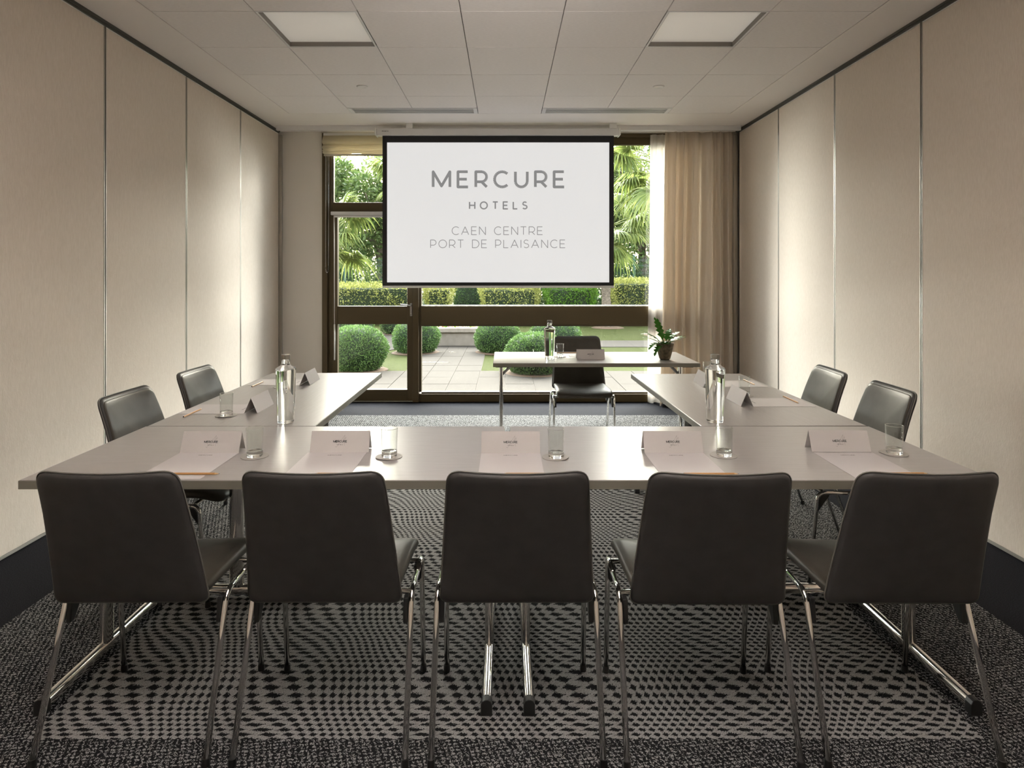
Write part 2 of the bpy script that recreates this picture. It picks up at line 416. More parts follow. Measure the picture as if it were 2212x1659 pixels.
# wall panels
def wall(side, X, s, joints):
    w = struct(BX(*(sorted((X+s*.035, X+s*.12))), YN, YB, 0, ZC+.075).obj('wall_'+side, DARKGAP), 'folding partition wall of beige fabric panels on the '+side)
    js = joints
    for a, b in zip(js[:-1], js[1:]):
        x0, x1 = sorted((X, X+s*.045))
        p = BX(x0, x1, a+.012, b-.012, .022, 2.868).obj('fabric_panel', WALLFAB, w, bevel=.002)
        e0, e1 = sorted((X-s*.0015, X+s*.045))
        BX(e0, e1, a+.0045, a+.012, .010, 2.875).obj('edge_profile', ALU, p)
        BX(e0, e1, b-.012, b-.0045, .010, 2.875).obj('edge_profile', ALU, p)
        BX(e0, e1, a+.012, b-.012, .006, .022).obj('bottom_profile', ALU, p)
        BX(*sorted((X-s*.0005, X+s*.045)), a+.012, b-.012, 2.868, 2.874).obj('top_profile', WHITEPL, p)
    BX(*sorted((X-s*.020, X+s*.05)), YN, YB-.05, 2.884, 2.9005).obj('ceiling_track', TRACK, w)
    BX(*sorted((X-s*.012, X-s*.002)), YN, YB-.05, 2.874, 2.884).obj('track_lip', TRACK, w)
    return w
wall('left', XL, -1, [-1.10, -.105, .89, 1.888, 2.888, 3.889, 4.879, 5.876, 6.868])
wall('right', XR, 1, [-1.15, -.16, .84, 1.838, 2.833, 3.823, 4.829, 5.824, 6.80])
struct(BX(XL-.1, XR+.1, YN-.08, YN, 0, ZC+.075).obj('wall_near', PAINT), 'plain beige wall behind the viewer')
# window wall
wf = struct(BX(XL-.1, -1.965, YB, YB+.28, 0, ZC+.075).obj('wall_far', PAINT), 'plain painted window wall')
BX(2.035, XR+.1, YB, YB+.28, 0, ZC+.075).obj('right_pier', PAINT, wf)
BX(-1.965, 2.035, YB, YB+.28, 2.886, ZC+.075).obj('lintel', PAINT, wf)
struct(BX(XL-.0, XL+.030, YB-.035, YB-.001, 0, 2.86).obj('trim_1', ALU, bevel=.003), 'grey metal wall jamb in the left corner')
struct(BX(XR-.045, XR, YB-.07, YB-.001, 0, 2.86).obj('trim_2', ALU, bevel=.003), 'dark metal wall jamb in the right corner')
struct(BX(-2.358, 2.42, 6.605, 6.645, 2.853, 2.9005).obj('trim_3', WHITE, bevel=.004), 'white curtain rail along the ceiling')
struct(BX(-1.965, 2.035, YB+.02, YB+.28, -.03, .004).obj('trim_4', BRONZE), 'bronze threshold under the window')

# window frame: px -> metres at the window plane
def wx(px): return (px-1092)/201.45
def wz(py): return 1.38-(py-591)/201.45
F0, F1 = YB+.004, YB+.075
win = bpy.data.objects.new('window_1', None); COL.objects.link(win); struct(win, 'tall fixed window with a bronze frame and a wide middle rail')
def fr(name, x0, x1, z0, z1, y0=F0, y1=F1, par=win, m=BRONZE): return BX(x0, x1, y0, y1, z0, z1).obj(name, m, par, bevel=.003)
XE = 2.03
fr('frame_stile', -1.961, wx(708), 0.004, 2.884, F0-.03)            # outer left jamb
fr('frame_stile', wx(708), wx(717), 0.004, 2.86, F0+.01)
fr('frame_head', wx(708), XE, wz(296), 2.884, F0-.01)
fr('frame_head', wx(905), XE, wz(312), wz(296), F0+.015)
fr('mullion', wx(892), wx(905), 0.004, wz(296), F0-.03)
fr('frame_stile', wx(905), wx(910), wz(847), wz(312), F0+.005)
fr('middle_rail', wx(910), XE, wz(702), wz(661), F0-.012)
fr('glazing_bead', wx(910), XE, wz(705), wz(702), F0+.01); fr('glazing_bead', wx(910), XE, wz(661), wz(659.5), F0+.01, m=ALU)
fr('bottom_rail', wx(905), XE, 0.004, wz(851), F0-.01); fr('glazing_bead', wx(910), XE, wz(851), wz(847), F0+.01)
fr('frame_stile', XE-.07, XE, 0.004, wz(312), F0)
fr('transom', wx(717), wx(892), wz(457), wz(437), F0+.002)
fr('frame_stile', wx(717), wx(719.5), wz(437), wz(296), F0+.02)
for (x0, x1, z0, z1) in ((wx(910), XE-.07, wz(661), wz(312)), (wx(910), XE-.07, wz(847), wz(705)), (wx(719), wx(891), wz(437), wz(296))):
    BX(x0, x1, F0+.035, F0+.041, z0, z1).obj('pane', PANE, win)
door = bpy.data.objects.new('door_1', None); COL.objects.link(door); struct(door, 'glazed garden door with a bronze frame at the left of the window')
DY = F0+.006
fr('door_stile', wx(717), wx(728.5), 0.012, wz(457), DY, par=door); fr('door_stile', wx(879), wx(891.5), 0.012, wz(457), DY, par=door)
fr('door_rail', wx(728.5), wx(879), wz(700.5), wz(661.5), DY, par=door); fr('door_rail', wx(728.5), wx(879), .012, wz(842), DY, par=door)
fr('door_rail', wx(728.5), wx(879), wz(466), wz(457), DY, par=door)
for z0, z1 in ((wz(661.5), wz(466)), (wz(842), wz(700.5))): BX(wx(728.5), wx(879), F0+.035, F0+.041, z0, z1).obj('pane', PANE, door)
pl = BX(wx(885.5), wx(890.5), DY-.012, DY, wz(683), wz(655)).obj('lock_plate', STEEL, door, bevel=.003)
MB().tube(rounded([(wx(888), DY-.005, wz(659.5)), (wx(888), DY-.05, wz(659.5)), (wx(866), DY-.055, wz(657.5))], .02), .008, 10).obj('lever_handle', STEEL, pl, smooth=True)
MB().lathe([(.0, 0), (.008, 0), (.008, .006), (0, .006)], 12, (0,0,0)).obj('key_cylinder', CHROME, pl).matrix_local = Matrix.Translation((wx(888), DY-.012, wz(677))) @ Matrix.Rotation(PI/2, 4, 'X')

# blinds
rb = thing('roman_blind', 'cream roman blind folded up above the left window', 'blind', (-1.56, YB-.05, 2.6))
fold = MB()
zt = [wz(294), wz(303), wz(312), wz(321), wz(326), wz(331)]
def sheet(mb, prof, x0, x1, th=.004, nx=14, wob=.004):
    vs = []; n = len(prof)
    for side in (0, 1):
        for i in range(nx+1):
            x = x0+(x1-x0)*i/nx
            for (y, z) in prof: vs.append((x, y+side*th, z+wob*math.sin(i*1.1+z*40)*(0 if i in () else 1)))
    fs = []
    N = (nx+1)*n
    for i in range(nx):
        for k in range(n-1):
            a = i*n+k; fs.append((a, a+1, a+n+1, a+n)); fs.append((N+a, N+a+n, N+a+n+1, N+a+1))
    mb.add(vs, fs)
prof = []
y0b = 0.0
for (z, y) in ((.253, .0), (.22, -.022), (.185, -.042), (.165, -.044), (.152, -.018), (.149, -.010), (.135, -.036), (.115, -.046), (.104, -.028), (.100, -.014), (.093, -.036), (.080, -.038), (.075, -.018), (.068, -.030), (.058, -.030), (.052, -.012)): prof.append((y, z))
sheet(fold, prof, -.380, .555)
fold.obj('folded_cloth', BLINDM, rb, smooth=True)
BX(-.372, .55, -.012, 0, .030, .054).obj('bottom_bar', mat('blind_bar', (0.62, 0.58, 0.48), 0.6), rb, bevel=.003)
BX(-.378, .552, -.005, .02, .25, .275).obj('headrail', WHITEPL, rb)
ch = MB()
for (pa, pb) in (((703.5, 330), (703.5, 575)), ((710.5, 330), (709.5, 575))):
    nb = 95
    for i in range(nb):
        t = i/(nb-1); xx = wx(pa[0]+(pb[0]-pa[0])*t)*.993; zz = wz(pa[1]+(pb[1]-pa[1])*t)
        ch.add([(xx+dx*.0042, -.0+dy*.0042, zz+dz*.0042) for dx, dy, dz in ((1,0,0),(-1,0,0),(0,1,0),(0,-1,0),(0,0,1),(0,0,-1))],
               [(0,2,4),(2,1,4),(1,3,4),(3,0,4),(2,0,5),(1,2,5),(3,1,5),(0,3,5)])
for i in range(13):
    a = PI + PI*i/12; xx = (wx(706.5)*.993+.0165*math.cos(a)); zz = wz(575)+.07*math.sin(a)
    ch.add([(xx+dx*.0042, dy*.0042, zz+dz*.0042) for dx, dy, dz in ((1,0,0),(-1,0,0),(0,1,0),(0,-1,0),(0,0,1),(0,0,-1))],
           [(0,2,4),(2,1,4),(1,3,4),(3,0,4),(2,0,5),(1,2,5),(3,1,5),(0,3,5)])
co = ch.obj('bead_chain', WHITEPL, rb); co['kind'] = 'stuff'; co.location = (1.56, 0, -2.6)
rl = thing('roller_blind', 'slim white roller blind rolled up on the garden door', 'blind', (-1.44, DY-.03, 2.0))
BX(wx(716)+1.44, wx(880)+1.44, -.018, .024, wz(465)-2.0, wz(457.5)-2.0).obj('cassette', WHITE, rl, bevel=.006)
BX(wx(724)+1.44, wx(879)+1.44, -.004, .006, wz(470)-2.0, wz(466)-2.0).obj('bottom_bar', WHITEPL, rl, bevel=.002)
MB().tube([(wx(723)+1.44, -.008, wz(466)-2), (wx(723.5)+1.44, -.010, wz(560)-2), (wx(724)+1.44, -.010, wz(700)-2)], .0035, 8).obj('cord', WHITEPL, rl, smooth=True)
MB().tube([(wx(724)+1.44, -.010, wz(700)-2), (wx(724)+1.44, -.010, wz(777)-2)], .0075, 10).obj('cord_weight', WHITEPL, rl, smooth=True)

# ceiling fittings
for k, (i, j) in enumerate(sorted(light_cells)):
    x0, x1, y0, y1 = bx[i], bx[i+1], by[j+1], by[j]
    far = j == 3; left = i == 1
    lab = {3: 'white recessed ceiling light panel, %s one ahead', 7: 'recessed ceiling light panel overhead out of view, %s one', 10: 'recessed ceiling light panel behind the viewer, %s one'}[j] % ('left' if left else 'right')
    t = thing('ceiling_light', lab, 'ceiling light', ((x0+x1)/2, (y0+y1)/2, ZC), 0, 'recessed ceiling light panels')
    h = (x1-x0)/2-.003; g = (y1-y0)/2-.003
    mbf = MB()
    for a in ((-h, h, -g, -g+.012), (-h, h, g-.012, g), (-h, -h+.012, -g+.012, g-.012), (h-.012, h, -g+.012, g-.012)): mbf.box(*a, -.001, .004)
    mbf.obj('frame', WHITE, t)
    wb = MB()
    for a in ((-h+.012, h-.012, -g+.012, -g+.014), (-h+.012, h-.012, g-.014, g-.012), (-h+.012, -h+.014, -g+.012, g-.012), (h-.014, h-.012, -g+.012, g-.012)): wb.box(*a, .0, .05)
    wb.obj('side_wall', mat('recess_grey', (0.22, 0.20, 0.18), 0.5), t)
    dm = mat('light_diffuser', (0.82, 0.80, 0.76), 0.5)
    P(dm).inputs['Emission Color'].default_value = (1.0, 0.93, 0.82, 1); P(dm).inputs['Emission Strength'].default_value = 0.10
    BX(-h+.014, h-.014, -g+.014, g-.014, .030, .034).obj('diffuser', dm, t)
for k, x in enumerate((-1.164, 1.245)):
    t = thing('recessed_downlight', 'small round recessed ceiling downlight, %s one' % ('left', 'right')[k], 'ceiling light', (x, 5.228, ZC), 0, 'round downlights')
    MB().lathe([(.031, -.0055), (.035, -.009), (.042, -.008), (.046, -.001), (.036, -.0012)], 32).obj('ring', WHITEPL, t, smooth=True)
    MB().lathe([(.0, -.0045), (.0325, -.0045), (.0325, -.0012), (0, -.0012)], 32).obj('lens', mat('lamp_lens', (0.10, 0.09, 0.08), 0.3), t)
for k, (x0, x1) in enumerate(((bx[1], bx[3]), (bx[4], bx[6]))):
    t = thing('air_vent', 'long slotted white ceiling air vent, %s of the screen' % ('left', 'right')[k], 'air vent', ((x0+x1)/2, 6.005, ZC), 0, 'slotted ceiling vents')
    h = (x1-x0)/2-.003
    BX(-h, h, -.10, .10, .010, .014).obj('backing', mat('vent_dark', (0.05, 0.045, 0.06), 0.7), t)
    for a, b in ((-.101, -.075), (.078, .101)): BX(-h, h, a, b, -.004, .008).obj('frame_bar', WHITE, t, bevel=.001)
    for a, b in ((-h, -h+.035), (h-.035, h)): BX(a, b, -.075, .078, -.004, .008).obj('frame_end', WHITE, t, bevel=.001)
    sm = BX(-h+.035, h-.035, -.007, .007, -.003, .0).mesh('slat', WHITE)
    for y in (-.046, -.012, .022, .056):
        s_ = bpy.data.objects.new('slat', sm); COL.objects.link(s_); s_.parent = t; s_.location = (0, y, 0)

# =================================================================== PROJECTION SCREEN
YS = 6.50
def sx(px): return (px-1092)*YS/1390
def sz(py): return 1.38-(py-591)*YS/1390
scr = thing('projection_screen', 'lowered projection screen showing grey lettering on white', 'projection screen', (0, YS, 0))
hs = MB(); hs.prism([(sx(813), sz(277)), (sx(1337), sz(277)), (sx(1337), sz(292)), (sx(813), sz(292))], 0, .085)
hous = hs.obj('housing', WHITE, scr, bevel=.006)
for a, b in ((809, 813), (1337, 1341)):
    MB().prism([(sx(a), sz(276)), (sx(b), sz(276)), (sx(b), sz(294) if a < 1000 else sz(291)), (sx(a), sz(291) if a < 1000 else sz(294))], -.003, .09).obj('end_cap', WHITEPL, hous, bevel=.003)
for px in (884, 1325):
    b = BX(sx(px)-.035, sx(px)+.035, .0, .05, sz(277), 2.9).obj('bracket', WHITEPL, hous, bevel=.003)
quads_mesh(text_quads('PROJECTA', sx(825), sx(839), sz(284.2), .0085, .002), lambda u, v: (u, -.0012, v)).obj('maker_mark', INK, hous)
BX(sx(825), sx(1327), .030, .034, sz(617), sz(292)).obj('black_border', BLACKFAB, scr)
em = mat('projected_white', (0.35, 0.35, 0.35), 0.8); P(em).inputs['Emission Color'].default_value = (1, 1, 1, 1); P(em).inputs['Emission Strength'].default_value = 0.40
BX(sx(835), sx(1317), .028, .0305, sz(610), sz(306.5)).obj('image_area', em, scr)
gm = mat('projected_grey', (0.10, 0.10, 0.10), 0.8); P(gm).inputs['Emission Color'].default_value = (1, 1, 1, 1); P(gm).inputs['Emission Strength'].default_value = 0.13
gm2 = mat('projected_light_grey', (0.12, 0.12, 0.12), 0.8); P(gm2).inputs['Emission Color'].default_value = (1, 1, 1, 1); P(gm2).inputs['Emission Strength'].default_value = 0.14
S1 = YS/1390
for txt, a, b, zb, cap, wt, m_, tr in (('MERCURE', 935, 1218.5, 403, 33, 5.9, gm, .5), ('HOTELS', 1014, 1138.5, 450.5, 15, 2.9, gm, .8),
                                ('CAEN CENTRE', 976, 1172, 506.5, 17, 1.5, gm2, .34), ('PORT DE PLAISANCE', 929.5, 1221, 535, 17, 1.5, gm2, .34)):
    sp = .75 if ' ' in txt else .6
    for ch_ in text_letters(txt, sx(a), sx(b), sz(zb), cap*S1, wt*S1, tr, sp):
        quads_mesh(ch_, lambda u, v: (u, .0272, v)).obj('letter', m_, scr)
BX(sx(825), sx(1327), .018, .046, sz(622), sz(617)).obj('weight_bar', WHITE, scr, bevel=.004)

# =================================================================== CURTAINS
def curtain(name, label, x0, x1, yc, amp, freq, m, z0=.01, z1=2.855, flare=0.0, seed=0):
    nx, nz = 260, 24; vs = []
    rr = random.Random(seed); ph = [rr.uniform(0, 6.28) for _ in range(4)]
    for i in range(nx+1):
        t = i/nx; x = x0+(x1-x0)*t
        a = 2*PI*freq*t + 1.3*math.sin(2*PI*t*1.7+ph[0])
        for k in range(nz+1):
            z = z0+(z1-z0)*k/nz; s = 1-.45*(k/nz); dx = .012*math.sin(z*2.1+ph[1]+t*9)*(1-k/nz)
            y = yc + amp*s*math.sin(a+.25*math.sin(z*1.4+ph[2])) + amp*.18*math.sin(2.3*a+ph[3])
            vs.append((x+dx-flare*(1-k/nz)*(1-t), y, z))
    fs = [(i*(nz+1)+k, (i+1)*(nz+1)+k, (i+1)*(nz+1)+k+1, i*(nz+1)+k+1) for i in range(nx) for k in range(nz)]
    o = npmesh(name, vs, fs, m, smooth=True); sol = o.modifiers.new('s', 'SOLIDIFY'); sol.thickness = .0025
    return o
tag(curtain('sheer_curtain', '', 1.54, 1.98, 6.828, .022, 7, VOILE, seed=3, flare=.02), 'sheer white voile curtain drawn to the right side of the window', 'curtain')
tag(curtain('beige_curtain', '', 1.66, 2.385, 6.712, .052, 6.0, CURTAIN, seed=5, flare=.05), 'full-length beige curtain gathered in the right corner', 'curtain')

# =================================================================== TABLES
TZ = .74
def make_table(L, Wd, label, loc, rz):
    t = thing('conference_table', label, 'table', loc, rz, 'grey folding conference tables')
    h, g = L/2, Wd/2
    BX(-h, h, -g, g, .712, .7395).obj('tabletop', TABLE, t, bevel=.0022)
    eb = MB(); r = .0012
    for a in ((-h-r, h+r, -g-r, -g+.001), (-h-r, h+r, g-.001, g+r), (-h-r, -h+.001, -g, g), (h-.001, h+r, -g, g)): eb.box(*a, .7115, .7375)
    eb.obj('edge_band', TEDGE, t)
    for s in (-1, 1):
        x = s*(h-.055)
        post = MB(); pr = [(x-.0145, -.028), (x-.0145, .028), (x, .034), (x+.0145, .028), (x+.0145, -.028), (x, -.034)]
        lf = MB(); n = len(pr)
        q = [(x+.015*math.copysign(abs(math.cos(a))**.7, math.cos(a)), .030*math.copysign(abs(math.sin(a))**.7, math.sin(a))) for a in [2*PI*k/20 for k in range(20)]]
        lf.add([(a, b, .040) for a, b in q] + [(a, b, .69) for a, b in q], [tuple(reversed(range(20))), tuple(range(20, 40))] + [(i, (i+1) % 20, (i+1) % 20+20, i+20) for i in range(20)])
        leg = lf.obj('leg', CHROME, t, smooth=True, auto=True)
        fl = .315*Wd/.70
        ft = MB(); pf = [(-.016, .012), (.016, .012), (.016, .034), (.011, .044), (.004, .048), (-.004, .048), (-.011, .044), (-.016, .034)]
        ft.m = Matrix.Translation((x, 0, 0)); ft.prism(pf, -fl, fl)
        ft.obj('foot_bar', CHROME, leg, smooth=True, auto=True)
        for s2 in (-1, 1):
            cp = MB(); cp.m = Matrix.Translation((x, 0, 0)); pc = [(a*1.12, max(.0, b*1.04) if b > .02 else 0) for a, b in pf]
            cp.prism(pc, *sorted((s2*(fl-.004), s2*(fl+.026)))); cp.obj('foot_cap', BLACKPL, leg, bevel=.002)
        BX(x-.04, x+.04, -.22, .22, .692, .712).obj('mounting_plate', BLACKPL, t, bevel=.003)
        MB().tube([(x, 0, .60), (x-s*.10, 0, .700)], .011, 10).obj('brace', STEEL, t, smooth=True)
    BX(-h+.10, h-.10, -.02, .02, .685, .712).obj('cross_beam', BLACKPL, t)
    return t
make_table(1.505, .703, 'grey table in the front row, left half', (-.757, 2.347, 0), 0)
make_table(1.505, .703, 'grey table in the front row, right half', (.772, 2.347, 0), 0)
make_table(1.445, .705, 'grey side table along the left wall', (-1.1525, 3.427, 0), PI/2)
make_table(1.405, .700, 'grey side table along the right wall', (1.1625, 3.412, 0), PI/2+.014)
make_table(1.48, .665, 'separate grey presenter table in front of the window', (.652, 4.933, 0), 0)

# =================================================================== CHAIRS
def pad(outline, th, bulge, fnbend, rings=(1, .985, .95, .85, .65, .4, .15), seg_ref=None, back_bulge=.15):
    n = len(outline); cx = sum(p[0] for p in outline)/n; cz = sum(p[1] for p in outline)/n
    mb = MB(); vs = []; prof = {1: 0, .985: .62, .95: .9, .85: 1.0, .65: 1.0, .4: 1.0, .15: 1.0}
    layers = []
    for sgn in (1, -1):
        for k in rings:
            if sgn == -1 and k == 1: continue
            b = (1-k*k)*bulge*(1 if sgn == 1 else back_bulge)
            layers.append([(cx+(x-cx)*k, sgn*(th/2*prof[k]+b), cz+(z-cz)*k) for x, z in outline])
    nr = len(rings)
    for L in layers: vs += [fnbend(*p) for p in L]
    fs = []
    def ringf(a, b, rev):
        for i in range(n):
            q = (a*n+i, a*n+(i+1) % n, b*n+(i+1) % n, b*n+i); fs.append(q if not rev else q[::-1])
    for r in range(nr-1): ringf(r, r+1, False)
    fs.append(tuple((nr-1)*n+i for i in range(n)))
    ringf(0, nr, True)
    for r in range(nr, 2*nr-2): ringf(r, r+1, True)
    fs.append(tuple(reversed([(2*nr-2)*n+i for i in range(n)])))
    mb.add(vs, fs); return mb
def rtrap(w0, w1, z0, z1, r0, r1, n=6, e=6):
    """rounded trapezoid: bottom width w0 at z0, top width w1 at z1"""
    cs = [(-w0/2, z0, r0), (w0/2, z0, r0), (w1/2, z1, r1), (-w1/2, z1, r1)]; out = []
    for i in range(4):
        a, b, c = cs[i-1], cs[i], cs[(i+1) % 4]; B = Vector(b[:2]); d1 = (Vector(a[:2])-B).normalized(); d2 = (Vector(c[:2])-B).normalized()
        p1, p2 = B+d1*b[2], B+d2*b[2]
        for k in range(n+1):
            t = k/n; out.append(tuple(p1*(1-t)**2+B*2*t*(1-t)+p2*t*t))
        N = Vector(c[:2])+(B-Vector(c[:2])).normalized()*c[2]
        for k in range(1, e): out.append(tuple(p2+(N-p2)*k/e))
    return out
def make_chair():
    t = thing('conference_chair', 'chair', 'chair', (0,0,0), 0, 'grey leather conference chairs')
    # local: sits facing +y
    def bendb(x, y, z):      # x width, y thickness(+front), z height 0..1 along back
        lean = -.150 - .150*((z-.43)/.42)
        u = x/.2
        cur = .024*u*u*min(1, max(0, (z-.43)/.30))**.8
        zz = z - .005*(1-u*u)*max(0, (z-.70)/.15)
        return (x, lean + y + cur, zz)
    ol = rtrap(.446, .380, .426, .847, .030, .040, 7, 8)
    pad(ol, .030, .010, bendb).obj('backrest', LBACK, t, smooth=True)
    # front cushion skin a little proud and piping seam
    ol2 = rtrap(.434, .368, .434, .837, .028, .038, 7, 8)
    def bendf(x, y, z):
        p = bendb(x, y, z); return (p[0], p[1]+.012, p[2])
    pad(ol2, .016, .012, bendf, back_bulge=0).obj('back_cushion', LEATHER, t, smooth=True)
    seam = [bendb(x, .0155 if False else 0.0, z) for x, z in rtrap(.4485, .3825, .4245, .8485, .031, .041, 7, 8)]
    MB().tube(seam + [seam[0]], .0022, 6, cap=False).obj('seam', mat('seam_thread', (0.13, 0.125, 0.11), 0.6), t, smooth=True)
    def bends(x, y, z):      # x width, y -> up, z -> depth
        dep = z; up = .456 + y
        f = max(0, (dep-.14)/.12); up -= .028*f*f
        b = max(0, (-.06-dep)/.12); up -= .004*b*b
        up -= .010*(1-min(1, (x/.21)**2))*(1 if y > 0 else 0)*.7
        return (x, dep, up)
    sd = pad(rtrap(.420, .446, -.152, .258, .020, .055, 7, 8), .036, .006, bends, back_bulge=0)
    sd.f = [f[::-1] for f in sd.f]
    sd.obj('seat', LEATHER, t, smooth=True)
    for s in (-1, 1):
        rearf = (s*.242, -.217, .012); rb_ = (s*.239, -.070, .417); fb = (s*.236, .178, .417); ff = (s*.237, .218, .012)
        path = rounded([rearf, rb_, fb, ff], .032, 8); mid = len(path)//2
        rear = MB().tube([Vector(p) for p in path[:mid]] + [(Vector(rb_)+Vector(fb))/2], .0088, 12).obj('leg', CHROME, t, smooth=True)
        front = MB().tube([(Vector(rb_)+Vector(fb))/2] + [Vector(p) for p in path[mid:]], .0088, 12).obj('leg', CHROME, t, smooth=True)
        for fo, par in ((rearf, rear), (ff, front)):
            MB().lathe([(.0, 0), (.011, 0), (.0115, .004), (.0105, .022), (0, .022)], 14, (fo[0], fo[1], 0)).obj('foot_glide', BLACKPL, par, smooth=True, auto=True)
        mbx = MB()
        for yy, nn in ((-.082, 1), (.178, -1)):
            mbx.prism([(0, 0), (.0, 0)], 0, 0) if False else None
            x0, x1 = sorted((s*.216, s*.231))
            mbx.add([(x0, yy-.004*nn, .405), (x1, yy-.004*nn, .405), (x1, yy+.055*nn, .405), (x0, yy+.055*nn, .405), (x0, yy-.014*nn, .335), (x1, yy-.014*nn, .335), (x1, yy+.006*nn, .335), (x0, yy+.006*nn, .335)],
                    [(0,1,2,3),(4,7,6,5),(0,4,5,1),(1,5,6,2),(2,6,7,3),(3,7,4,0)])
            mbx.obj('stacking_buffer', BLACKPL, t, bevel=.003); mbx = MB()
    for yy in (-.060, .15): MB().tube([(-.236, yy, .414), (.236, yy, .414)], .008, 10).obj('crossbar', CHROME, t, smooth=True)
    return t
CH = make_chair()
chairs = [
 (-1.085, 2.020, 0.010, 'grey leather chair at the far left end of the front row, seen from behind'),
 (-.5230, 2.020, -0.004, 'second grey leather chair from the left in the front row, seen from behind'),
 (.0330, 2.020, 0.000, 'middle chair of the front row, seen squarely from behind'),
 (.5830, 2.010, -0.008, 'front-row chair between the middle chair and the right end one'),
 (1.1460, 2.015, -0.006, 'grey leather chair at the far right end of the front row, seen from behind'),
 (-1.445, 2.905, -PI/2-.02, 'nearer chair on the left side, facing the table by the left wall'),
 (-1.465, 3.600, -PI/2-.03, 'farther chair on the left side, close to the tall bottle'),
 (1.560, 3.060, PI/2-.03, 'nearer chair on the right side, against the right wall'),
 (1.550, 3.625, PI/2-.05, 'farther chair on the right side, nearer the curtain'),
 (.6120, 5.215, PI+.01, 'chair behind the presenter table, facing the camera'),
]
for k, (x, y, rz, lab) in enumerate(chairs):
    if k == 0: CH.location = (x, y, 0); CH.rotation_euler = (0, 0, rz); CH['label'] = lab
    else: dup(CH, (x, y, 0), rz, lab)

# =================================================================== TABLE THINGS
ZT = TZ+.0
def make_bottle():
    t = thing('water_bottle', '', 'bottle', (0,0,0), 0, 'tall clear glass water bottles')
    MB().lathe([(0, .004), (.026, .002), (.0335, 0), (.0350, .006), (.0345, .022), (.0358, .030), (.0390, .10), (.0422, .222), (.0425, .228), (.0405, .234), (.024, .243), (.0185, .249), (.0178, .256), (.0178, .272), (0, .272)], 40).obj('glass_body', BOTTLEG, t, smooth=True)
    MB().lathe([(0, .2722), (.0188, .2722), (.0192, .275), (.0192, .288), (.0175, .2915), (0, .2915)], 32).obj('cap', CAP, t, smooth=True, auto=True)
    return t
B0 = make_bottle()
for k, (x, y, lab) in enumerate(((-.948, 2.775, 'tall clear glass bottle with grey cap on the left side table'), (.907, 2.785, 'tall clear glass bottle with grey cap on the right side table'), (.330, 4.815, 'clear glass bottle on the presenter table by the window'))):
    if k == 0: B0.location = (x, y, ZT); B0['label'] = lab
    else: dup(B0, (x, y, ZT), k*.5, lab)
def make_glass():
    t = thing('drinking_glass', '', 'glass', (0,0,0), 0, 'clear water tumblers')
    MB().lathe([(0, .0012), (.022, .0010), (.0255, .0), (.0262, .003), (.0266, .0185), (.0262, .0195), (.022, .0185), (.010, .0170), (0, .0168)], 36).obj('thick_base', GLASS, t, smooth=True)
    w_ = MB(); w_.lathe([(.0267, .0190), (.0292, .0985), (.0288, .0995), (.0279, .0985), (.0255, .0200)], 36); w_.f = [f for f in w_.f if len(f) == 4]
    w_.obj('wall', THIN, t, smooth=True)
    MB().tube([(.0287*math.cos(2*PI*k/36), .0287*math.sin(2*PI*k/36), .0988) for k in range(37)], .0008, 6, cap=False).obj('rim', GLASS, t, smooth=True)
    return t
def make_coaster():
    vs = []; n = 40; R = .0465
    mb = MB(); top = []; rings = (0, .5, 1.0)
    for z in (0, .0018):
        for r in rings[1:]:
            for k in range(n):
                a = 2*PI*k/n; w = .0022*(r**3)*max(0, math.cos(a*1.0-2.6))**3
                top.append((R*r*math.cos(a), R*r*math.sin(a), z+w))
        top.append((0, 0, z))
    m_ = 2*n+1; fs = []
    for l in (0, 1):
        o = l*m_
        for k in range(n):
            q = (o+k, o+(k+1) % n, o+n+(k+1) % n, o+n+k); fs.append(q if l == 0 else q[::-1])
            tr = (o+2*n, o+(k+1) % n, o+k); fs.append(tr if l == 0 else tr[::-1])
    for k in range(n): fs.append((n+k, n+(k+1) % n, m_+n+(k+1) % n, m_+n+k))
    mb.add(top, fs); o = mb.obj('coaster', COASTER, smooth=True, auto=True); return tag(o, '', 'coaster', 'round grey card coasters')
G0 = make_glass(); K0 = make_coaster()
glasses = [(-.878, 2.252, 'by the leftmost name card of the front row'), (-.4056, 2.246, 'between the second and third name cards of the front row'),
           (.1756, 2.240, 'right of the middle name card of the front row'), (.769, 2.262, 'right of the fourth name card of the front row'),
           (1.383, 2.289, 'near the right end of the front row table'), (-1.258, 2.90, 'on the left side table near the nearer name card'),
           (-1.262, 3.63, 'on the left side table, hidden behind the tall bottle'), (1.253, 3.375, 'on the right side table behind the nearer name card'),
           (1.235, 3.93, 'at the far end of the right side table'), (.419, 4.94, 'on the presenter table beside the bottle')]
for k, (x, y, w) in enumerate(glasses):
    if k == 0: G0.location = (x, y, ZT+.0018); G0['label'] = 'clear tumbler '+w; K0.location = (x, y, ZT); K0['label'] = 'round coaster under the tumbler '+w; K0.rotation_euler = (0, 0, .3)
    else: dup(G0, (x, y, ZT+.0018), k, 'clear tumbler '+w); dup(K0, (x-.002, y+.001, ZT), k*1.7, 'round coaster under the tumbler '+w)

